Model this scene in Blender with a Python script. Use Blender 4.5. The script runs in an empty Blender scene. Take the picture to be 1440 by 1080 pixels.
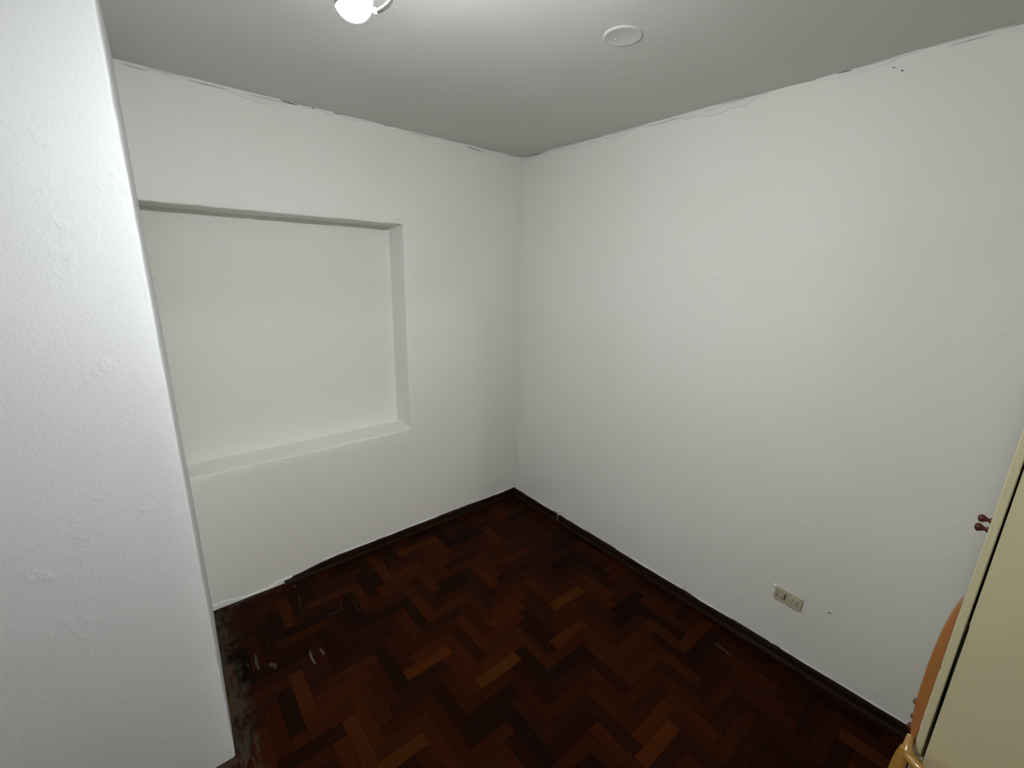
import bpy, bmesh, math, random
from mathutils import Vector, Matrix, noise

random.seed(7)
S = bpy.context.scene
COL = S.collection

# ------------------------------------------------------------------ camera, world, exposure
YAW, PITCH, ROLL = 0.6977, 0.2572, 0.0248
CAM = Vector((-2.089, -2.4322, 1.7644))
cy, sy, cp, sp = math.cos(YAW), math.sin(YAW), math.cos(PITCH), math.sin(PITCH)
fw = Vector((sy * cp, cy * cp, -sp))
rt = Vector((cy, -sy, 0))
up = rt.cross(fw)
rt2 = rt * math.cos(ROLL) + up * math.sin(ROLL)
up2 = up * math.cos(ROLL) - rt * math.sin(ROLL)
cd = bpy.data.cameras.new('camera')
cd.sensor_width = 36.0
cd.lens = 607.7 * 36.0 / 1440.0
cd.clip_start = 0.02
cam = bpy.data.objects.new('camera', cd)
COL.objects.link(cam)
cam.matrix_world = Matrix(((rt2.x, up2.x, -fw.x, CAM.x), (rt2.y, up2.y, -fw.y, CAM.y),
                           (rt2.z, up2.z, -fw.z, CAM.z), (0, 0, 0, 1)))
S.camera = cam

w = bpy.data.worlds.new('night')
w.use_nodes = True
w.node_tree.nodes['Background'].inputs[0].default_value = (0.01, 0.011, 0.013, 1)
w.node_tree.nodes['Background'].inputs[1].default_value = 0.2
S.world = w
S.view_settings.view_transform = 'Standard'
S.view_settings.look = 'None'
S.view_settings.gamma = 1.0
S.view_settings.use_curve_mapping = False
S.view_settings.exposure = 0.0
BULB_POWER = 1520.0            # emission strength of the bare bulb
BULB_COLOR = (0.955, 0.985, 1.0)

# hallway lamp behind the doorway at the photographer's back
hl = bpy.data.lights.new('hallway_light', 'POINT')
hl.energy = 52.0
hl.shadow_soft_size = 0.05
hl.color = (1.0, 0.97, 0.92)
hlo = bpy.data.objects.new('hallway_light', hl)
COL.objects.link(hlo)
hlo.location = (-2.08, -5.6, 2.35)

H = 2.5
XL, YF = -3.4, -3.2          # hidden far-left wall, wall behind the camera
PX, PXF, PY = -2.082, -2.059, -0.884      # side (near and far end) and front plane of the left wall block
NXR, NZT, NZB, ND = -0.898, 2.0026, 0.7556, 0.196   # recess in the back wall

# ------------------------------------------------------------------ helpers
def tag(o, label=None, cat=None, group=None, kind=None):
    if label: o['label'] = label
    if cat: o['category'] = cat
    if group: o['group'] = group
    if kind: o['kind'] = kind
    return o

def link(name, bm, mat, parent=None, smooth=False, angle=None, kind=None):
    me = bpy.data.meshes.new(name)
    bm.normal_update()
    if smooth:
        for f in bm.faces: f.smooth = True
        if angle is not None:
            for e in bm.edges:
                if len(e.link_faces) == 2 and e.calc_face_angle(0) > angle:
                    e.smooth = False
    bm.to_mesh(me); bm.free()
    me.materials.append(mat)
    o = bpy.data.objects.new(name, me)
    COL.objects.link(o)
    if parent: o.parent = parent
    if kind: o['kind'] = kind
    return o

def empty(name, loc, rz=0.0):
    o = bpy.data.objects.new(name, None)
    o.empty_display_size = 0.05
    COL.objects.link(o)
    o.location = loc
    o.rotation_euler = (0, 0, rz)
    return o

def bx(bm, x0, x1, y0, y1, z0, z1, bev=0.0, seg=1):
    r = bmesh.ops.create_cube(bm, size=1.0)
    vs = r['verts']
    bmesh.ops.scale(bm, vec=(x1 - x0, y1 - y0, z1 - z0), verts=vs)
    bmesh.ops.translate(bm, vec=((x0 + x1) / 2, (y0 + y1) / 2, (z0 + z1) / 2), verts=vs)
    if bev:
        es = set(e for v in vs for e in v.link_edges)
        bmesh.ops.bevel(bm, geom=list(es), offset=bev, segments=seg, affect='EDGES', profile=0.5)

def lathe(bm, prof, n=24, mat=None):
    """prof: (radius, height) pairs along +z; mat places it."""
    mat = mat or Matrix.Identity(4)
    rings = []
    for r, z in prof:
        if r < 1e-6:
            rings.append([bm.verts.new(mat @ Vector((0, 0, z)))])
        else:
            rings.append([bm.verts.new(mat @ Vector((r * math.cos(2 * math.pi * i / n), r * math.sin(2 * math.pi * i / n), z))) for i in range(n)])
    for a, b in zip(rings, rings[1:]):
        for i in range(n):
            j = (i + 1) % n
            if len(a) == 1 and len(b) == 1: continue
            if len(a) == 1: bm.faces.new((a[0], b[j], b[i]))
            elif len(b) == 1: bm.faces.new((a[i], a[j], b[0]))
            else: bm.faces.new((a[i], a[j], b[j], b[i]))
    bmesh.ops.recalc_face_normals(bm, faces=bm.faces)

def catmull(pts, k=8, closed=False):
    out = []
    n = len(pts)
    P = [Vector(p) for p in pts]
    rng = range(n if closed else n - 1)
    for i in rng:
        if closed: a, b, c, d = P[i - 1], P[i], P[(i + 1) % n], P[(i + 2) % n]
        else: a, b, c, d = P[max(i - 1, 0)], P[i], P[i + 1], P[min(i + 2, n - 1)]
        for s in range(k):
            t = s / k
            out.append(0.5 * ((2 * b) + (c - a) * t + (2 * a - 5 * b + 4 * c - d) * t * t + (3 * b - a - 3 * c + d) * t ** 3))
    if not closed: out.append(P[-1])
    return out

def tube(bm, pts, rad, n=12, closed=False):
    rings = []
    m = len(pts)
    ref = None
    for i, p in enumerate(pts):
        if closed: t = pts[(i + 1) % m] - pts[i - 1]
        else: t = pts[min(i + 1, m - 1)] - pts[max(i - 1, 0)]
        t.normalize()
        if ref is None:
            ref = Vector((1, 0, 0)) if abs(t.x) < 0.8 else Vector((0, 1, 0))
        ref = (ref - t * ref.dot(t)).normalized()
        b = t.cross(ref)
        r = rad(i / max(m - 1, 1)) if callable(rad) else rad
        rings.append([bm.verts.new(p + r * (ref * math.cos(2 * math.pi * k / n) + b * math.sin(2 * math.pi * k / n))) for k in range(n)])
    pairs = list(zip(rings, rings[1:])) + ([(rings[-1], rings[0])] if closed else [])
    for a, b in pairs:
        for k in range(n):
            j = (k + 1) % n
            bm.faces.new((a[k], a[j], b[j], b[k]))
    if not closed:
        bm.faces.new(rings[0][::-1]); bm.faces.new(rings[-1])
    bmesh.ops.recalc_face_normals(bm, faces=bm.faces)

def nz(p, s, seed=0.0):
    return noise.noise(Vector((p[0] * s + seed, p[1] * s + seed * 1.7, p[2] * s - seed)))

def uneven(p, amp):
    """smooth plaster unevenness, a vector field so that patches stay joined"""
    return Vector((nz(p, 2.3, 3.1) + 0.5 * nz(p, 6.0, 9.2), nz(p, 2.3, 17.4) + 0.5 * nz(p, 6.0, 21.0),
                   nz(p, 2.3, 40.1) + 0.5 * nz(p, 6.0, 55.5))) * amp

def patch(bm, o, u, v, step=0.05, amp=0.0022):
    o, u, v = Vector(o), Vector(u), Vector(v)
    nu, nv = max(1, round(u.length / step)), max(1, round(v.length / step))
    g = []
    for i in range(nu + 1):
        row = []
        for j in range(nv + 1):
            p = o + u * (i / nu) + v * (j / nv)
            row.append(bm.verts.new(p + uneven(p, amp)))
        g.append(row)
    for i in range(nu):
        for j in range(nv):
            bm.faces.new((g[i][j], g[i + 1][j], g[i + 1][j + 1], g[i][j + 1]))

# ------------------------------------------------------------------ materials
class NT:
    def __init__(s, name):
        s.m = bpy.data.materials.new(name)
        s.m.use_nodes = True
        s.t = s.m.node_tree
        s.b = s.t.nodes['Principled BSDF']
    def n(s, typ, **kw):
        nd = s.t.nodes.new(typ)
        for k, v in kw.items():
            if k.startswith('i_'):
                key = k[2:].replace('_', ' ')
                nd.inputs[int(key) if key.isdigit() else key].default_value = v
            else: setattr(nd, k, v)
        return nd
    def l(s, a, b): s.t.links.new(a, b)
    def math(s, op, a, b=None, clamp=False):
        nd = s.n('ShaderNodeMath', operation=op, use_clamp=clamp)
        for i, x in enumerate((a, b)):
            if x is None: continue
            if isinstance(x, (int, float)): nd.inputs[i].default_value = x
            else: s.l(x, nd.inputs[i])
        return nd.outputs[0]
    def ramp(s, fac, stops):
        nd = s.n('ShaderNodeValToRGB')
        e = nd.color_ramp.elements
        while len(e) < len(stops): e.new(0.5)
        for el, (p, c) in zip(e, stops):
            el.position = p
            el.color = (*c, 1) if len(c) == 3 else c
        s.l(fac, nd.inputs[0])
        return nd.outputs[0]
    def smooth(s, val, lo, hi):
        nd = s.n('ShaderNodeMapRange', interpolation_type='SMOOTHSTEP', i_1=lo, i_2=hi)
        s.l(val, nd.inputs[0])
        return nd.outputs[0]
    def mix(s, fac, a, b):
        nd = s.n('ShaderNodeMix', data_type='RGBA')
        if isinstance(fac, (int, float)): nd.inputs[0].default_value = fac
        else: s.l(fac, nd.inputs[0])
        for i, x in ((6, a), (7, b)):
            if isinstance(x, tuple): nd.inputs[i].default_value = (*x, 1)
            else: s.l(x, nd.inputs[i])
        return nd.outputs[2]
    def noise(s, vec, scale, detail=3.0, rough=0.5):
        nd = s.n('ShaderNodeTexNoise', i_Scale=scale, i_Detail=detail, i_Roughness=rough)
        if vec is not None: s.l(vec, nd.inputs['Vector'])
        return nd.outputs[0]
    def bump(s, h, strength, dist):
        nd = s.n('ShaderNodeBump', i_Strength=strength, i_Distance=dist)
        s.l(h, nd.inputs['Height'])
        s.l(nd.outputs[0], s.b.inputs['Normal'])

def plaster(name, base, stain, rough=0.75, lumps=1.0, grainy=0.2):
    k = NT(name)
    pos = k.n('ShaderNodeNewGeometry').outputs['Position']
    big = k.noise(pos, 1.6, 4)
    col = k.mix(k.smooth(big, 0.35, 0.75), base, stain)
    spots = k.smooth(k.noise(pos, 30.0, 2), 0.76, 0.80)
    col = k.mix(k.math('MULTIPLY', spots, 0.12), col, tuple(c * 0.7 for c in base))
    k.l(col, k.b.inputs['Base Color'])
    k.b.inputs['Roughness'].default_value = rough
    k.b.inputs['Specular IOR Level'].default_value = 0.25
    fine = k.noise(pos, 160.0, 3)
    mid = k.noise(pos, 22.0, 4)
    lump = k.smooth(k.noise(pos, 11.0, 5), 0.60, 0.78)
    h = k.math('ADD', k.math('MULTIPLY', fine, grainy), k.math('MULTIPLY', mid, 0.35))
    h = k.math('ADD', h, k.math('MULTIPLY', lump, 0.5 * lumps))
    k.bump(h, 0.55, 0.0035)
    return k.m

M = {}
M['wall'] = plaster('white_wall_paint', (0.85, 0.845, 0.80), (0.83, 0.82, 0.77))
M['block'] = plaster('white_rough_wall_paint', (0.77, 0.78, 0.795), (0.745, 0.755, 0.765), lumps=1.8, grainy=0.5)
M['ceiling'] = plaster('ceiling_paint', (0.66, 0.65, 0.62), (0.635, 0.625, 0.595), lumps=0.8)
M['fillet'] = plaster('rough_plaster', (0.83, 0.83, 0.80), (0.74, 0.74, 0.70), lumps=2.0)

def wood_floor(name, per_object):
    k = NT(name)
    pos = k.n('ShaderNodeNewGeometry')
    if per_object:
        oi = k.n('ShaderNodeObjectInfo')
        base = oi.outputs['Color']; rnd = oi.outputs['Random']
        vec = k.n('ShaderNodeTexCoord').outputs['Object']
    else:
        rnd = pos.outputs['Random Per Island']
        base = k.ramp(rnd, [(0.0, (0.011, 0.0028, 0.0008)), (0.5, (0.018, 0.004, 0.0008)), (1.0, (0.029, 0.006, 0.0009))])
        vec = pos.outputs['Position']
    off = k.n('ShaderNodeCombineXYZ')
    k.l(k.math('MULTIPLY', rnd, 37.0), off.inputs[2])
    add = k.n('ShaderNodeVectorMath', operation='ADD')
    k.l(vec, add.inputs[0]); k.l(off.outputs[0], add.inputs[1])
    st = k.n('ShaderNodeVectorMath', operation='MULTIPLY', i_1=(7.0, 60.0, 60.0) if per_object else (30.0, 30.0, 30.0))
    k.l(add.outputs[0], st.inputs[0])
    g = k.noise(st.outputs[0], 1.0, 5, 0.6)
    grain = k.math('ADD', k.math('MULTIPLY', g, 1.1), 0.45)
    gm = k.n('ShaderNodeVectorMath', operation='SCALE')
    k.l(base, gm.inputs[0]); k.l(grain, gm.inputs['Scale'])
    col = gm.outputs[0]
    # wear that belongs to the floor: plaster dust smeared along the left block and the back wall, paint drips, specks
    P = pos.outputs['Position']
    sep = k.n('ShaderNodeSeparateXYZ'); k.l(P, sep.inputs[0])
    X, Y = sep.outputs[0], sep.outputs[1]
    sm = k.n('ShaderNodeVectorMath', operation='MULTIPLY', i_1=(60.0, 14.0, 1.0)); k.l(P, sm.inputs[0])
    smear = k.noise(sm.outputs[0], 1.0, 6, 0.65)
    patchy = k.noise(P, 9.0, 4, 0.6)
    dl = k.math('ADD', X, 2.078)                       # distance from the block's side
    d1 = k.math('SUBTRACT', 1.0, k.smooth(dl, 0.02, 0.16))
    d2 = k.math('SUBTRACT', 1.0, k.smooth(k.math('MULTIPLY', Y, -1.0), 0.0, 0.09))
    d2 = k.math('MULTIPLY', d2, k.math('SUBTRACT', 1.0, k.smooth(X, -1.75, -1.35)))
    near = k.math('MAXIMUM', d1, d2)
    dust = k.smooth(k.math('ADD', k.math('MULTIPLY', k.math('ADD', smear, patchy), 0.5), k.math('MULTIPLY', near, 0.22)), 0.60, 0.76)
    dust = k.math('MULTIPLY', dust, k.math('MULTIPLY', near, 1.0))
    col = k.mix(k.math('MULTIPLY', dust, 0.42), col, (0.095, 0.09, 0.064))
    # dark worn varnish toward the back left
    worn = k.math('MULTIPLY', k.math('SUBTRACT', 1.0, k.smooth(X, -1.75, -1.2)), k.smooth(Y, -0.75, -0.5))
    scr = k.n('ShaderNodeVectorMath', operation='MULTIPLY', i_1=(70.0, 9.0, 1.0)); k.l(P, scr.inputs[0])
    sc = k.smooth(k.noise(scr.outputs[0], 1.0, 3, 0.5), 0.70, 0.76)
    col = k.mix(k.math('MULTIPLY', k.math('MULTIPLY', sc, worn), 0.6), col, (0.26, 0.24, 0.18))
    fleck = k.smooth(k.noise(P, 75.0, 1), 0.80, 0.83)
    col = k.mix(k.math('MULTIPLY', fleck, 0.35), col, (0.30, 0.25, 0.20))
    k.l(col, k.b.inputs['Base Color'])
    k.b.inputs['Specular IOR Level'].default_value = 0.035
    rr = k.math('ADD', k.math('MULTIPLY', patchy, 0.25), k.math('ADD', k.math('MULTIPLY', dust, 0.3), 0.33))
    k.l(rr, k.b.inputs['Roughness'])
    k.bump(g, 0.25, 0.001)
    return k.m

M['block_wood'] = wood_floor('parquet_wood', True)
M['stuff_wood'] = wood_floor('parquet_wood_far', False)

def simple(name, col, rough=0.5, spec=0.5, metallic=0.0, var=0.15, scale=20.0, bump=0.0, stretch=None, clear=0.0):
    k = NT(name)
    tc = k.n('ShaderNodeTexCoord').outputs['Object']
    if stretch:
        st = k.n('ShaderNodeVectorMath', operation='MULTIPLY', i_1=stretch); k.l(tc, st.inputs[0]); tc = st.outputs[0]
    f = k.noise(tc, scale, 4)
    k.l(k.mix(f, tuple(c * (1 - var) for c in col), tuple(min(1, c * (1 + var)) for c in col)), k.b.inputs['Base Color'])
    k.b.inputs['Roughness'].default_value = rough
    k.b.inputs['Specular IOR Level'].default_value = spec
    k.b.inputs['Metallic'].default_value = metallic
    if clear:
        k.b.inputs['Coat Weight'].default_value = clear
        k.b.inputs['Coat Roughness'].default_value = 0.12
    if bump: k.bump(f, bump, 0.002)
    return k.m

M['subfloor'] = simple('floor_bed', (0.010, 0.004, 0.0015), 0.95, 0.0)
M['skirting'] = simple('dark_varnished_skirting', (0.017, 0.0072, 0.0032), 0.38, 0.12, var=0.5, scale=14, bump=0.2)
M['crack'] = simple('crack_shadow', (0.05, 0.047, 0.042), 0.95, 0.0)
M['cover'] = plaster('painted_cover', (0.66, 0.65, 0.62), (0.635, 0.625, 0.595), lumps=0.2)
M['plastic'] = simple('white_plastic', (0.78, 0.78, 0.77), 0.4, 0.4, var=0.03)
M['outlet'] = simple('aged_cream_plastic', (0.56, 0.51, 0.39), 0.4, 0.4, var=0.12, scale=60)
M['module'] = simple('yellowed_plastic', (0.44, 0.38, 0.25), 0.4, 0.4, var=0.2, scale=80)
M['insert'] = simple('pale_pink_plastic', (0.60, 0.50, 0.40), 0.4, 0.4, var=0.05)
M['dark'] = simple('dark_hole', (0.02, 0.015, 0.01), 0.9, 0.0)
M['knob'] = simple('red_brown_varnished_wood', (0.085, 0.014, 0.008), 0.22, 0.5, var=0.25, scale=40)
M['steel'] = simple('dull_steel', (0.35, 0.34, 0.32), 0.45, 0.5, metallic=0.8)

k = NT('cream_painted_board')
tc = k.n('ShaderNodeTexCoord').outputs['Object']
c = k.mix(k.smooth(k.noise(tc, 2.5, 4), 0.3, 0.7), (0.60, 0.545, 0.345), (0.565, 0.51, 0.325))
spot = k.smooth(k.noise(tc, 19.0, 2), 0.755, 0.80)
c = k.mix(k.math('MULTIPLY', spot, 0.35), c, (0.30, 0.26, 0.16))
k.l(c, k.b.inputs['Base Color'])
k.b.inputs['Roughness'].default_value = 0.5
k.b.inputs['Specular IOR Level'].default_value = 0.3
k.bump(k.noise(tc, 60.0, 3), 0.15, 0.002)
M['cream'] = k.m
M['tan'] = simple('tan_varnished_wood', (0.36, 0.145, 0.042), 0.42, 0.35, var=0.18, scale=6, stretch=(6, 6, 1))
M['golden'] = simple('golden_varnished_wood', (0.40, 0.21, 0.045), 0.25, 0.5, var=0.2, scale=8, stretch=(4, 4, 1), clear=0.5)
M['bolt'] = simple('brown_bolt', (0.12, 0.05, 0.02), 0.4, 0.4)

k = NT('lit_bulb_glass')
k.b.inputs['Base Color'].default_value = (0.9, 0.9, 0.9, 1)
k.b.inputs['Emission Color'].default_value = (*BULB_COLOR, 1)
k.b.inputs['Emission Strength'].default_value = BULB_POWER
M['bulb'] = k.m

# ------------------------------------------------------------------ structure
def struct(name, bm, mat, angle=math.radians(30), parent=None):
    return link(name, bm, mat, parent, smooth=True, angle=angle, kind='structure')

# floor bed
bm = bmesh.new()
bx(bm, XL, 0.0, YF, 0.0, -0.05, -0.010)
floor = struct('floor', bm, M['subfloor'])

# ceiling
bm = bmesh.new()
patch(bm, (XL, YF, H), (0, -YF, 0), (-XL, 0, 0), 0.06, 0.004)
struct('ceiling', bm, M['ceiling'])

# right wall
bm = bmesh.new()
patch(bm, (0, 0, 0), (0, YF, 0), (0, 0, H), 0.06, 0.003)
wall_right = struct('wall_right', bm, M['wall'])

# back wall with its recess
bm = bmesh.new()
LX = PX - 0.02
def rect(x0, x1, z0, z1, y): patch(bm, (x0, y, z0), (x1 - x0, 0, 0), (0, 0, z1 - z0), 0.05)
# the divisions are kept equal along shared borders so that the seams weld
def strip_grid(xs, zs, y):
    g = [[bm.verts.new(Vector((x, y, z)) + uneven((x, y, z), 0.0022)) for z in zs] for x in xs]
    for i in range(len(xs) - 1):
        for j in range(len(zs) - 1):
            bm.faces.new((g[i][j], g[i + 1][j], g[i + 1][j + 1], g[i][j + 1]))
def lin(a, b, n): return [a + (b - a) * i / n for i in range(n + 1)]
XA, XB = lin(LX, NXR, 40), lin(NXR, 0.0, 20)
ZA, ZB, ZC = lin(0, NZB, 18), lin(NZB, NZT, 40), lin(NZT, H, 12)
strip_grid(XA, ZA, 0.0); strip_grid(XA, ZC, 0.0)
strip_grid(XB, ZA, 0.0); strip_grid(XB, ZB, 0.0); strip_grid(XB, ZC, 0.0)
strip_grid(XA, ZB, ND)
YS = lin(0.0, ND, 5)
def reveal(fn, as_, flip=False):
    g = [[bm.verts.new(fn(a, y) + uneven(fn(a, y), 0.0022)) for y in YS] for a in as_]
    for i in range(len(as_) - 1):
        for j in range(len(YS) - 1):
            bm.faces.new((g[i][j], g[i + 1][j], g[i + 1][j + 1], g[i][j + 1]))
reveal(lambda a, y: Vector((a, y, NZB)), XA)
reveal(lambda a, y: Vector((a, y, NZT)), XA)
reveal(lambda a, y: Vector((NXR, y, a)), ZB)
reveal(lambda a, y: Vector((LX, y, a)), ZB)
bmesh.ops.remove_doubles(bm, verts=bm.verts, dist=0.0005)
bmesh.ops.recalc_face_normals(bm, faces=bm.faces)
sharp = [e for e in bm.edges if len(e.link_faces) == 2 and e.calc_face_angle(0) > 0.9]
bmesh.ops.bevel(bm, geom=sharp, offset=0.007, segments=3, affect='EDGES', profile=0.5)
for v in bm.verts:   # chipped and hand-trowelled arrises
    p = v.co
    d = min(abs(p.z - NZT), abs(p.z - NZB), abs(p.x - NXR))
    if d < 0.012 and p.x < NXR + 0.02 and -0.01 < p.y < ND + 0.01:
        v.co += Vector((nz(p, 19, 5), nz(p, 19, 8), nz(p, 19, 13))) * 0.004
wall_back = struct('wall_back', bm, M['wall'], math.radians(40))

# left wall block: front face, rounded arris, side face edge-on to the camera
bm = bmesh.new()
R0 = 0.007
zs = lin(0, H, 90)
prof = [(x, PY) for x in lin(XL, PX - R0, 26)]
for a in (18, 36, 54, 72): prof.append((PX - R0 + R0 * math.sin(math.radians(a)), PY + R0 - R0 * math.cos(math.radians(a))))
prof += [(PX + (PXF - PX) * (y - PY) / -PY, y) for y in lin(PY + R0, 0.01, 18)]
g = []
for (x, y) in prof:
    col = []
    for z in zs:
        p = Vector((x, y, z))
        near = min(1.0, (abs(x - PX) + abs(y - PY)) / 0.3)
        q = p + uneven(p, 0.0006 + 0.002 * near)
        if abs(x - PX) < 0.02 and abs(y - PY) < 0.02:   # chips along the arris
            q += Vector((-1, 1, 0)) * (0.003 * max(0, nz((0, 0, z), 9.0, 2.2)) + 0.004 * max(0, nz((0, 0, z), 24.0, 7.1) - 0.25)) + Vector((1, -1, 0)) * 0.001 * nz((0, 0, z), 31.0, 6.2)
        col.append(bm.verts.new(q))
    g.append(col)
for i in range(len(prof) - 1):
    for j in range(len(zs) - 1):
        bm.faces.new((g[i][j], g[i + 1][j], g[i + 1][j + 1], g[i][j + 1]))
bmesh.ops.recalc_face_normals(bm, faces=bm.faces)
wall_left = struct('wall_left', bm, M['block'], math.radians(60))

# walls out of the frame that close the room
DX0, DX1, DH = -2.10, -1.338, 2.03      # doorway behind the camera
bm = bmesh.new()
for x0, x1, z0, z1 in ((XL, DX0, 0, H), (DX1, 0.0, 0, H), (DX0, DX1, DH, H)):
    bx(bm, x0, x1, YF - 0.10, YF, z0, z1)
struct('wall_front', bm, M['wall'])
HY = -6.2
bm = bmesh.new()
patch(bm, (XL, HY, 0), (2.4, 0, 0), (0, 0, H), 0.3)
patch(bm, (XL, HY, 0), (0, YF - 0.1 - HY, 0), (0, 0, H), 0.3)
patch(bm, (XL + 2.4, HY, 0), (0, YF - 0.1 - HY, 0), (0, 0, H), 0.3)
struct('wall_hallway', bm, M['wall'])
bm = bmesh.new(); bx(bm, XL, XL + 2.4, HY, YF, -0.05, 0.0)
struct('floor_hallway', bm, M['subfloor'])
bm = bmesh.new(); bx(bm, XL, XL + 2.4, HY, YF - 0.1, H, H + 0.05)
struct('ceiling_hallway', bm, M['ceiling'])
bm = bmesh.new(); patch(bm, (XL, PY + 0.01, 0), (0, YF - PY - 0.01, 0), (0, 0, H), 0.2)
struct('wall_far_left', bm, M['wall'])

# skirtings
def skirting(name, fn, length, ragged=None):
    """fn(s, d, z): s along the wall from the corner, d out of the wall, z up"""
    bm = bmesh.new()
    sec = [(0.0, 0.0), (0.034, 0.0), (0.034, 0.006), (0.030, 0.012), (0.021, 0.015), (0.019, 0.017), (0.019, 0.044), (0.016, 0.049), (0.0, 0.050)]
    n = int(length / 0.03)
    rings = []
    for i in range(n + 1):
        s = length * i / n
        ring = []
        for d, z in sec:
            zz = z
            if z > 0.015:
                zz += 0.0022 * nz((s, 0, 0), 8.0, 4.4)
                if ragged: zz = min(zz, max(0.018, ragged(s)))
            ring.append(bm.verts.new(fn(s, d + (0.0012 * nz((s, z, 0), 10, 7.7) if d > 0 else 0), zz)))
        rings.append(ring)
    for a, b in zip(rings, rings[1:]):
        for k_ in range(len(sec) - 1):
            bm.faces.new((a[k_], a[k_ + 1], b[k_ + 1], b[k_]))
    bm.faces.new(rings[0]); bm.faces.new(rings[-1][::-1])
    bmesh.ops.recalc_face_normals(bm, faces=bm.faces)
    return struct(name, bm, M['skirting'], math.radians(35))
skirting('baseboard_back', lambda s, d, z: Vector((-s, -d, z)), 1.72,
         lambda s: 0.06 if s < 1.42 else 0.05 - (s - 1.42) * 0.13 + 0.006 * nz((s, 0, 0), 30, 1.0))
skirting('baseboard_right', lambda s, d, z: Vector((-d, -0.03 - s, z)), 3.15)

# irregular plaster fillets: along the ceiling joints, over the skirtings, at the foot of the bare wall
def fillet(name, fn, s0, s1, height, depth, seed, step=0.012, mat='fillet'):
    bm = bmesh.new()
    n = int((s1 - s0) / step)
    prev = None
    for i in range(n + 1):
        s = s0 + (s1 - s0) * i / n
        hh = max(0.003, height * (0.55 + 1.1 * nz((s, 0, 0), 3.5, seed) + 0.5 * nz((s, 0, 0), 17.0, seed + 3)))
        dd = depth * (0.7 + 0.6 * nz((s, 0, 0), 9.0, seed + 9))
        ring = [bm.verts.new(fn(s, -0.003, 0.0)), bm.verts.new(fn(s, dd, 0.0)),
                bm.verts.new(fn(s, dd * (0.9 + 0.3 * nz((s, 1, 0), 25, seed)), hh * 0.6)), bm.verts.new(fn(s, dd * 0.55, hh * 0.93)), bm.verts.new(fn(s, -0.004, hh))]
        if prev:
            for a in range(4):
                bm.faces.new((prev[a], prev[a + 1], ring[a + 1], ring[a]))
        prev = ring
    bmesh.ops.recalc_face_normals(bm, faces=bm.faces)
    return struct(name, bm, M[mat], math.radians(50))
fillet('trim_1', lambda s, d, h: Vector((-s, -d, H + 0.002 - h)), 0.0, 2.07, 0.030, 0.006, 2.0)
fillet('trim_2', lambda s, d, h: Vector((-d, -s, H + 0.002 - h)), 0.0, 2.60, 0.030, 0.006, 12.0)
fillet('trim_3', lambda s, d, h: Vector((-s, -d, 0.047 + h)), 0.03, 1.50, 0.009, 0.007, 22.0)
fillet('trim_4', lambda s, d, h: Vector((-d, -s, 0.047 + h)), 0.03, 2.60, 0.008, 0.006, 32.0)
fillet('trim_5', lambda s, d, h: Vector((-s, -d, 0.001 + h)), 1.42, 2.06, 0.050, 0.014, 42.0)

# open cracks in the ceiling joint
def crack(parent, pts, wdt):
    bm = bmesh.new()
    P = catmull(pts, 6)
    tube(bm, P, lambda t: wdt * (0.25 + 0.75 * math.sin(math.pi * t)) , 6)
    o = link('crack', bm, M['crack'], parent)
    return o
crack(wall_back, [(-1.488, -0.006, 2.496), (-1.45, -0.006, 2.493), (-1.412, -0.006, 2.492)], 0.0022)
crack(wall_back, [(-1.352, -0.006, 2.494), (-1.338, -0.006, 2.493)], 0.0022)
crack(wall_back, [(-1.25, -0.006, 2.495), (-1.21, -0.006, 2.494)], 0.0012)
crack(wall_back, [(-0.46, -0.004, 2.484), (-0.40, -0.004, 2.481), (-0.33, -0.004, 2.478)], 0.0014)
crack(wall_right, [(-0.006, -0.03, 2.497), (-0.006, -0.12, 2.496), (-0.006, -0.2, 2.497)], 0.0018)
crack(wall_right, [(-0.006, -1.772, 2.496), (-0.006, -1.82, 2.495)], 0.0014)
crack(wall_right, [(-0.003, -1.935, 2.470), (-0.003, -1.945, 2.466)], 0.0012)
crack(wall_right, [(-0.003, -1.960, 2.455), (-0.003, -1.970, 2.449)], 0.0016)

# hairline separation along both ceiling joints
M['hairline'] = simple('hairline_crack', (0.30, 0.295, 0.27), 0.95, 0.0, var=0.6, scale=30)
def hairlines(parent, fn, s0, s1, seed, level):
    bm = bmesh.new()
    s_ = s0
    rnd = random.Random(seed)
    while s_ < s1:
        ln = rnd.uniform(0.06, 0.28)
        e_ = min(s_ + ln, s1)
        lev = level + rnd.choice((0.0, 0.0, 0.0, 0.009))
        P = [fn(s_ + (e_ - s_) * i / 8, 0.0055, lev + 0.004 * nz((s_ + (e_ - s_) * i / 8, seed, 0), 18, seed)) for i in range(9)]
        wd = rnd.uniform(0.0006, 0.0012)
        tube(bm, P, lambda t, wd=wd: wd * (0.3 + 0.7 * math.sin(math.pi * t)), 5)
        s_ = e_ + rnd.uniform(-0.03, 0.08)
    o = link('hairline_crack', bm, M['hairline'], parent)
hairlines(wall_back, lambda a_, d, h: Vector((-a_, -d, H - h)), 0.05, 2.04, 3, 0.003)
hairlines(wall_right, lambda a_, d, h: Vector((-d, -a_, H - h)), 0.05, 2.50, 5, 0.003)

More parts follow.
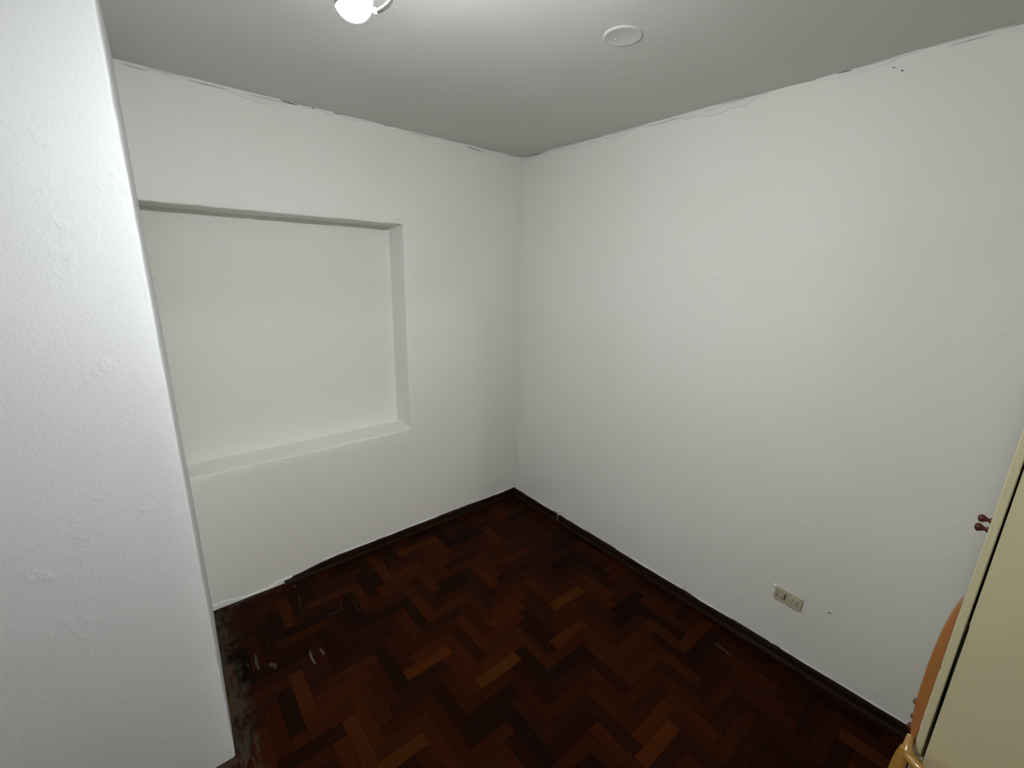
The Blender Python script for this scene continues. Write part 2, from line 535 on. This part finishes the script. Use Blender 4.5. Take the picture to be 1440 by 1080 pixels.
# ------------------------------------------------------------------ parquet, block by block
BL, BW = 0.232, 0.058
bm = bmesh.new()
bx(bm, -BL / 2 + 0.0003, BL / 2 - 0.0003, -BW / 2 + 0.0003, BW / 2 - 0.0003, -0.011, 0.0, 0.0007)
blk_me = bpy.data.meshes.new('parquet_block')
for f in bm.faces: f.smooth = False
bm.to_mesh(blk_me); bm.free()
blk_me.materials.append(M['block_wood'])
TONES = [(0.0105, 0.0026, 0.0007), (0.015, 0.0032, 0.0007), (0.020, 0.0040, 0.0007), (0.0255, 0.0050, 0.0008), (0.031, 0.0064, 0.0009), (0.041, 0.0092, 0.0012), (0.050, 0.0140, 0.0018)]
TW = [3, 5, 7, 6, 4, 1.4, 0.4]
def in_view(x, y):
    d = Vector((x, y, 0)) - CAM
    z = d.dot(fw)
    if z <= 0.1: return None
    u, v = 720 + 607.7 * d.dot(rt2) / z, 540 - 607.7 * d.dot(up2) / z
    return u, v, z
blocks = []
n = 4
ox, oy = -1.068, -1.291          # a ridge point read off the photograph
for i in range(-60, 61):         # i steps down the diagonal, j picks the column
    for j in range(-14, 15):
        rx, ry = ox + i * BW - j * BL, oy + i * BW + j * BL
        # a block along x and its partner along y meeting at the ridge
        blocks.append((rx - BW / 2 - BL / 2, ry - BW / 2, 0.0))
        blocks.append((rx, ry - BL / 2, math.pi / 2))
seen, rest = [], []
for (x, y, r) in blocks:
    hx, hy = (BL / 2, BW / 2) if r == 0 else (BW / 2, BL / 2)
    if x + hx < XL or x - hx > 0 or y + hy < YF or y - hy > 0: continue
    if x < PX - 0.01 and y > PY + 0.01 and x + hx < PX: continue
    if x - hx < PX and y + hy > PY and x + hx < PX + 0.03 and y > PY: continue
    full = x - hx >= XL and x + hx <= 0.0 and y - hy >= YF and y + hy <= 0.0 and not (x - hx < PX and y + hy > PY)
    uv = in_view(x, y)
    vis = uv and -40 < uv[0] < 1300 and uv[1] < 1125
    if vis and x < PX and y > PY: vis = False
    (seen if (vis and full) else rest).append((x, y, r, uv[2] if uv else 99))
seen.sort(key=lambda b: b[3])
rest += seen[300:]
seen = seen[:300]
for x, y, r, _ in seen:
    o = bpy.data.objects.new('parquet_block', blk_me)
    COL.objects.link(o)
    o.parent = floor
    o.location = (x, y, random.uniform(-0.0007, 0.0007))
    o.rotation_euler = (random.gauss(0, 0.003), random.gauss(0, 0.0012), r + random.gauss(0, 0.002) + (math.pi if random.random() < 0.5 else 0))
    t = random.choices(TONES, TW)[0]
    # a slow drift so that neighbouring blocks from one batch resemble each other
    dr = 1.0 + 0.55 * nz((x, y, 0), 2.2, 31.0)
    dr *= 1.12
    if x < -1.35 and y > -0.62: dr *= 0.68      # blackened old varnish in the back left corner
    if x > -0.35 and y < -1.2: dr *= 0.8
    o.color = (t[0] * dr, t[1] * dr, t[2] * dr, 1)
bm = bmesh.new()
for x, y, r, _ in rest:
    hx, hy = (BL / 2, BW / 2) if r == 0 else (BW / 2, BL / 2)
    x0, x1, y0, y1 = max(x - hx, XL), min(x + hx, 0), max(y - hy, YF), min(y + hy, 0)
    if x0 < PX and y1 > PY:
        if x1 > PX: x0 = max(x0, PX)
        else: y1 = min(y1, PY)
    if x1 - x0 < 0.004 or y1 - y0 < 0.004: continue
    bx(bm, x0 + 0.0005, x1 - 0.0005, y0 + 0.0005, y1 - 0.0005, -0.011, random.uniform(-0.0008, 0.0003))
o = link('parquet_edging', bm, M['stuff_wood'], floor, kind='stuff')

# ------------------------------------------------------------------ ceiling lamp (bare bulb) and blank cover
BC = Vector((-1.7578, -1.6053, 2.19))
lamp = empty('ceiling_lamp', (BC.x, BC.y, H))
tag(lamp, 'lit bare globe bulb with a white cord loop close under the ceiling', 'lamp')
BR = 0.031
ax = Vector((-0.50, 0.0, 0.866)).normalized()      # from the bulb back to its holder, out of the frame
rot = Vector((0, 0, 1)).rotation_difference(ax).to_matrix().to_4x4()
loc = BC - Vector((BC.x, BC.y, H))
bm = bmesh.new()   # frosted dome of the bulb
pr = [(0, -BR)] + [(BR * math.sin(math.radians(a)), -BR * math.cos(math.radians(a))) for a in range(10, 91, 10)]
lathe(bm, pr, 32, Matrix.Translation(loc) @ rot)
link('bulb', bm, M['bulb'], lamp, smooth=True)
bm = bmesh.new()   # opaque white collar of the bulb
lathe(bm, [(0, 0.0005), (BR, 0.0005), (BR * 0.99, 0.006), (0.0235, 0.024), (0.0165, 0.040), (0.0135, 0.048), (0.0135, 0.064), (0, 0.064)], 32, Matrix.Translation(loc) @ rot)
link('bulb_collar', bm, M['plastic'], lamp, smooth=True, angle=0.6)
bm = bmesh.new()
lathe(bm, [(0, 0.052), (0.018, 0.052), (0.020, 0.056), (0.020, 0.088), (0.016, 0.098), (0, 0.100)], 24, Matrix.Translation(loc) @ rot)
link('lamp_holder', bm, M['plastic'], lamp, smooth=True, angle=0.6)
hp = loc + ax * 0.095
bm = bmesh.new()
tube(bm, catmull([hp, hp + Vector((-0.012, 0.0, 0.03)), (hp.x - 0.02, hp.y, hp.z + 0.08), (hp.x - 0.02, hp.y, -0.02)], 8), 0.0045, 10)
link('cord', bm, M['plastic'], lamp, smooth=True)
bm = bmesh.new()
lathe(bm, [(0, 0.004), (0.045, 0.004), (0.045, -0.012), (0.036, -0.022), (0.012, -0.026), (0, -0.026)], 28, Matrix.Translation(Vector((hp.x - 0.02, hp.y, 0))))
link('ceiling_rose', bm, M['plastic'], lamp, smooth=True, angle=0.6)
bm = bmesh.new()   # spare length of cord looped beside the bulb
loop = [[0.0074, -0.0077, -0.0043], [0.0136, -0.0151, -0.0108], [0.0188, -0.0257, -0.0172], [0.0265, -0.0348, -0.0211], [0.0358, -0.038, -0.0152], [0.0452, -0.0373, -0.0059], [0.0525, -0.0336, 0.0067], [0.0553, -0.0222, 0.0232], [0.0478, -0.0071, 0.0331], [0.0314, 0.0024, 0.0286], [0.016, 0.0014, 0.0118]]
tube(bm, catmull([Vector(p) + loc for p in loop], 6, True), 0.0036, 10, True)
link('cord_loop', bm, M['plastic'], lamp, smooth=True)

cov = empty('ceiling_cover_plate', (-0.795, -1.397, H))
tag(cov, 'round painted-over blank cover plate on the ceiling', 'cover plate')
bm = bmesh.new()
lathe(bm, [(0, -0.0040), (0.050, -0.0040), (0.0550, -0.0052), (0.0595, -0.0052), (0.0625, -0.003), (0.0640, 0.004), (0, 0.004)], 48)
for v in bm.verts: v.co += Vector((nz(v.co, 14, 3), nz(v.co, 14, 6), 0)) * 0.002
link('cover', bm, M['cover'], cov, smooth=True, angle=0.7)
bm = bmesh.new()
lathe(bm, [(0, -0.0065), (0.0025, -0.006), (0.0036, -0.0035), (0, -0.0035)], 12, Matrix.Translation((-0.006, 0.022, 0)))
link('screw', bm, M['cover'], cov, smooth=True)

# ------------------------------------------------------------------ outlet on the right wall
out = empty('wall_outlet', (0.0, -1.973, 0.326))
out.rotation_euler = (math.radians(3.0), 0, 0)
tag(out, 'aged cream double wall outlet above the dark skirting', 'outlet')
def roundrect(bm, y0, y1, z0, z1, x0, x1, r, taper=0.0):
    """slab standing off the wall: x0 at the wall, x1 (negative) at the front"""
    a, b = [], []
    for cyy, czz, st in ((y1 - r, z1 - r, 0), (y0 + r, z1 - r, 90), (y0 + r, z0 + r, 180), (y1 - r, z0 + r, 270)):
        for q in (0, 30, 60, 90):
            t = math.radians(st + q)
            a.append((cyy + r * math.cos(t), czz + r * math.sin(t)))
    cyc, czc = (y0 + y1) / 2, (z0 + z1) / 2
    v0 = [bm.verts.new((x0, y, z)) for y, z in a]
    v1 = [bm.verts.new((x1 * 0.6, y, z)) for y, z in a]
    v2 = [bm.verts.new((x1, y + (taper if y < cyc else -taper), z + (taper if z < czc else -taper))) for y, z in a]
    nn = len(a)
    for p, q in ((v0, v1), (v1, v2)):
        for i in range(nn): bm.faces.new((p[i], p[(i + 1) % nn], q[(i + 1) % nn], q[i]))
    bm.faces.new(v2); bm.faces.new(v0[::-1])
    bmesh.ops.recalc_face_normals(bm, faces=bm.faces)
bm = bmesh.new(); roundrect(bm, -0.0575, 0.0575, -0.0335, 0.0335, 0.004, -0.009, 0.005, 0.002)
link('plate', bm, M['outlet'], out)
for yc, kind in ((0.029, 'a'), (-0.026, 'b')):
    bm = bmesh.new(); roundrect(bm, yc - 0.021, yc + 0.021, -0.0165, 0.0200, -0.007, -0.0115, 0.002, 0.001)
    mod = link('outlet_module', bm, M['module'] if kind == 'a' else M['outlet'], out)
    if kind == 'a':
        bm = bmesh.new(); roundrect(bm, yc - 0.012, yc + 0.010, -0.006, 0.012, -0.011, -0.0130, 0.003, 0.001)
        link('insert', bm, M['insert'], mod)
        bm = bmesh.new(); roundrect(bm, yc - 0.0195, yc - 0.0165, -0.016, 0.019, -0.011, -0.0120, 0.0005)
        link('slot', bm, M['dark'], mod)
        holes = [(yc + 0.016, -0.010), (yc - 0.010, -0.012)]
    else:
        holes = [(yc + 0.006, 0.008), (yc + 0.006, -0.007), (yc - 0.013, 0.010), (yc - 0.013, 0.000), (yc - 0.016, -0.012)]
    for hy, hz in holes:
        bm = bmesh.new()
        lathe(bm, [(0, 0), (0.0024, 0), (0.0024, 0.0006), (0, 0.0006)], 10, Matrix.Translation((-0.0114, hy, hz)) @ Matrix.Rotation(-math.pi / 2, 4, 'Y'))
        link('slot', bm, M['dark'], mod)
bm = bmesh.new()   # lump of filler where the plate meets the plaster
bmesh.ops.create_icosphere(bm, subdivisions=2, radius=1.0)
for v in bm.verts:
    v.co = Vector((v.co.x * 0.006 - 0.001, v.co.y * 0.009 + 0.062, v.co.z * 0.008 + 0.026)) + Vector((0, nz(v.co, 2, 1), nz(v.co, 2, 5))) * 0.003
link('filler', bm, M['fillet'], out, smooth=True)

# screw, nail hole and clip on the right wall; nail beside the recess
def wall_screw(name, loc, r, mat, label, cat, hole_mat='dark', axis='x'):
    e = empty(name, loc)
    if axis == 'y': e.rotation_euler = (0, 0, math.pi / 2)
    tag(e, label, cat)
    rotm = Matrix.Rotation(-math.pi / 2, 4, 'Y')
    bm = bmesh.new()
    lathe(bm, [(0, -0.004), (r, -0.004), (r, 0.0015), (r * 0.7, 0.0035), (r * 0.45, 0.0038), (r * 0.40, 0.002), (0, 0.002)], 14, rotm)
    link('rim', bm, M[mat], e, smooth=True)
    bm = bmesh.new()
    lathe(bm, [(0, 0.0018), (r * 0.40, 0.0018), (r * 0.4, 0.0026), (0, 0.0027)], 10, rotm)
    link('hole', bm, M[hole_mat], e, smooth=True)
wall_screw('wall_plug', (0.001, -2.1276, 0.358), 0.0085, 'fillet', 'small white wall plug with a dark hole right of the outlet', 'wall plug')
wall_screw('nail_hole', (0.001, -1.4334, 1.7457), 0.0055, 'wall', 'tiny dark nail hole high in the middle of the right wall', 'nail hole')
wall_screw('nail', (-0.922, -0.001, 2.030), 0.005, 'fillet', 'small dark nail at the upper right corner of the wall recess', 'nail', axis='y')

clip = empty('cable_clip', (-0.006, -0.515, 0.052))
tag(clip, 'small white plastic cable clip on top of the right skirting', 'cable clip')
bm = bmesh.new()
lathe(bm, [(0, -0.002), (0.006, -0.002), (0.006, 0.018), (0.009, 0.022), (0.009, 0.027), (0.004, 0.031), (0, 0.031)], 14)
link('head', bm, M['plastic'], clip, smooth=True, angle=0.6)
bm = bmesh.new()
bx(bm, -0.018, -0.011, -0.004, 0.004, -0.040, 0.004, 0.001)
link('nail', bm, M['steel'], clip)

# ------------------------------------------------------------------ wardrobe, its doors edge-on to the camera
WX, WANG = -0.779, math.radians(-1.32)
ward = empty('wardrobe', (WX, -2.432 - 0.0232 * 1.31, 0.0), WANG)
tag(ward, 'cream painted wardrobe with red-brown knobs standing against the right wall', 'wardrobe')
WW, WDp, WH = 0.74, 0.58, 2.02      # width along x, depth, height; local y=0 is the door front
DZ0 = 0.627
DT = 0.0150
# near side panel with the slightly crooked front edge that leaves the gap
bm = bmesh.new()
edge = [(0.0, -DT - 0.0068), (DZ0, -DT - 0.0068), (1.015, -DT - 0.0058), (1.02, -DT - 0.0046), (1.5, -DT - 0.003), (WH, -DT - 0.002)]
ring = [(y, z) for z, y in edge] + [(-WDp, WH), (-WDp, 0.0)]
a = [bm.verts.new((0.0, y, z)) for y, z in ring]
b = [bm.verts.new((0.018, y, z)) for y, z in ring]
bm.faces.new(a); bm.faces.new(b[::-1])
for i in range(len(ring)):
    j = (i + 1) % len(ring)
    bm.faces.new((a[i], a[j], b[j], b[i]))
bmesh.ops.recalc_face_normals(bm, faces=bm.faces)
link('side_panel', bm, M['cream'], ward)
def board(name, x0, x1, y0, y1, z0, z1, bev=0.0015, mat='cream', parent=ward):
    bm = bmesh.new(); bx(bm, x0, x1, y0, y1, z0, z1, bev)
    return link(name, bm, M[mat], parent)
board('side_panel', WW - 0.018, WW, -WDp, -DT - 0.004, 0.0, WH)
board('top_panel', 0.018, WW - 0.018, -WDp, -DT - 0.004, WH - 0.018, WH)
board('bottom_panel', 0.018, WW - 0.018, -WDp, -DT - 0.008, 0.06, 0.078)
board('shelf', 0.018, WW - 0.018, -WDp, -DT - 0.010, DZ0 - 0.018, DZ0)
board('back_panel', 0.018, WW - 0.018, -WDp, -WDp + 0.006, 0.078, WH - 0.018)
board('plinth', 0.018, WW - 0.018, -0.06, -0.045, 0.0, 0.06)
mid = WW / 2
def turned_knob(parent, x, z):
    bm = bmesh.new()
    pr = [(0, -0.002), (0.0080, -0.002), (0.0084, 0.001), (0.0058, 0.004), (0.0054, 0.007), (0.0076, 0.011), (0.0108, 0.0155), (0.0116, 0.019), (0.0100, 0.0232), (0.0058, 0.0258), (0, 0.0265)]
    lathe(bm, pr, 20, Matrix.Translation((x, 0.0, z)) @ Matrix.Rotation(-math.pi / 2, 4, 'X'))
    return link('knob', bm, M['knob'], parent, smooth=True)
for x0, x1, kx in ((0.0, mid - 0.0015, mid - 0.036), (mid + 0.0015, WW, mid + 0.036)):
    d = board('door', x0, x1, -DT, 0.0, DZ0, WH, 0.002)
    turned_knob(d, kx, 1.123)
for z0, z1 in ((0.07, 0.342), (0.347, DZ0 - 0.006)):
    d = board('drawer', 0.0, WW, -DT - 0.006, -0.003, z0, z1, 0.002)
    turned_knob(d, 0.25, (z0 + z1) / 2); turned_knob(d, WW - 0.14, (z0 + z1) / 2)

# ------------------------------------------------------------------ wooden chair beside the wardrobe; its back post and arm show past the corner
chair = empty('wooden_chair', (-0.98, -2.66, 0.0))
tag(chair, 'tan wooden chair with a golden bent arm at the wardrobe corner', 'chair')
def chair_pt(x, y, z): return Vector((x, y, z)) - chair.location
outline = catmull([Vector((y, z, 0)) for y, z in ((-2.4615, 1.062), (-2.4585, 1.058), (-2.4515, 1.020), (-2.4455, 0.960), (-2.4420, 0.890), (-2.4412, 0.820), (-2.4425, 0.750), (-2.4472, 0.690), (-2.4545, 0.630))], 4)
bm = bmesh.new()
rows = []
for p in outline:      # a rounded strip: section rounded at both front corners, flat against the doors
    y, z = p.x, p.y
    yb = -2.4615
    dpt = max(y - yb, 0.0006)
    r_ = min(0.006, dpt * 0.8)
    rows.append([bm.verts.new(chair_pt(xx, yy, z)) for xx, yy in ((-0.776, yb), (-0.776, y - r_), (-0.776 + r_ * 0.3, y - r_ * 0.3), (-0.776 + r_, y), (-0.738 - r_, y), (-0.738 - r_ * 0.3, y - r_ * 0.3), (-0.738, y - r_), (-0.738, yb))])
for p, q in zip(rows, rows[1:]):
    for i in range(8):
        j = (i + 1) % 8
        bm.faces.new((p[i], p[j], q[j], q[i]))
bm.faces.new(rows[0]); bm.faces.new(rows[-1][::-1])
bmesh.ops.recalc_face_normals(bm, faces=bm.faces)
link('back_post', bm, M['tan'], chair, smooth=True, angle=0.9)
def chair_tube(name, pts, rad, mat, k_=8):
    bm = bmesh.new()
    tube(bm, catmull([chair_pt(*p) for p in pts], k_), rad, 14)
    return link(name, bm, M[mat], chair, smooth=True, angle=0.9)
chair_tube('arm', [(-0.782, -2.4515, 0.670), (-0.798, -2.4530, 0.648), (-0.808, -2.456, 0.636), (-0.815, -2.467, 0.632), (-0.822, -2.482, 0.630), (-0.830, -2.507, 0.634), (-0.840, -2.56, 0.640), (-0.848, -2.70, 0.645), (-0.850, -2.84, 0.640)],
           lambda t: 0.006 + 0.006 * min(1, t * 5.0), 'golden')
chair_tube('leg', [(-0.806, -2.451, 0.645), (-0.808, -2.4465, 0.58), (-0.814, -2.443, 0.40), (-0.822, -2.432, 0.0)], lambda t: 0.011 + 0.003 * math.sin(math.pi * t), 'golden')
chair_tube('leg', [(-0.850, -2.83, 0.64), (-0.850, -2.84, 0.40), (-0.850, -2.86, 0.0)], lambda t: 0.013 - 0.003 * t, 'golden')
chair_tube('leg', [(-1.13, -2.48, 0.425), (-1.14, -2.46, 0.0)], lambda t: 0.015 - 0.004 * t, 'golden')
chair_tube('leg', [(-1.13, -2.82, 0.425), (-1.14, -2.85, 0.0)], lambda t: 0.015 - 0.004 * t, 'golden')
bm = bmesh.new(); bx(bm, -1.155 + 0.98, -0.800 + 0.98, -2.855 + 2.66, -2.462 + 2.66, 0.420, 0.445, 0.010, 3)
link('seat', bm, M['tan'], chair, smooth=True, angle=0.6)
for z, y in ((0.752, -2.4405), (0.708, -2.4440)):
    bm = bmesh.new()
    lathe(bm, [(0, -0.005), (0.0070, -0.005), (0.0070, 0.0000), (0.0050, 0.0022), (0, 0.003)], 12, Matrix.Translation(chair_pt(-0.762, y, z)) @ Matrix.Rotation(-math.pi / 2, 4, 'X'))
    link('bolt', bm, M['bolt'], chair, smooth=True)

# dried paint drips and a strip of loose filler on the parquet
def drip(pts, wdt, mat):
    bm = bmesh.new()
    P = catmull([Vector((x, y, 0.0012)) for x, y in pts], 5)
    prev = None
    n_ = len(P)
    for i, p in enumerate(P):
        t = (P[min(i + 1, n_ - 1)] - P[max(i - 1, 0)]).normalized()
        sd = Vector((-t.y, t.x, 0))
        ww = wdt * (0.35 + 0.65 * math.sin(math.pi * (i + 0.5) / n_)) * (1 + 0.8 * nz((p.x, p.y, 0), 45, 3))
        row = [bm.verts.new(p - sd * ww), bm.verts.new(p + Vector((0, 0, 0.0012))), bm.verts.new(p + sd * ww)]
        if prev:
            bm.faces.new((prev[0], prev[1], row[1], row[0])); bm.faces.new((prev[1], prev[2], row[2], row[1]))
        prev = row
    bmesh.ops.recalc_face_normals(bm, faces=bm.faces)
    return link('paint_drip', bm, mat, floor, smooth=True)
drip_mat = simple('old_paint_drip', (0.10, 0.085, 0.05), 0.7, 0.2, var=0.5, scale=120)
faint_mat = simple('scuffed_varnish', (0.045, 0.038, 0.028), 0.6, 0.2, var=0.6, scale=150)
drip([(-1.737, -0.575), (-1.742, -0.62), (-1.738, -0.665)], 0.0062, drip_mat)
drip([(-1.697, -0.590), (-1.692, -0.62), (-1.695, -0.640)], 0.0045, drip_mat)
drip([(-1.940, -0.44), (-1.946, -0.49), (-1.943, -0.54)], 0.006, faint_mat)
drip([(-1.905, -0.535), (-1.880, -0.56), (-1.89, -0.575)], 0.008, faint_mat)
drip([(-1.683, -0.155), (-1.691, -0.23), (-1.698, -0.306)], 0.0018, faint_mat)
drip([(-1.199, -0.13), (-1.215, -0.23), (-1.231, -0.326)], 0.0018, faint_mat)
drip([(-0.171, -1.756), (-0.172, -1.80), (-0.177, -1.835)], 0.005, faint_mat)
drip([(-1.62, -0.40), (-1.56, -0.41), (-1.50, -0.405)], 0.0016, faint_mat)
drip([(-1.46, -0.36), (-1.463, -0.42), (-1.468, -0.48)], 0.0016, faint_mat)
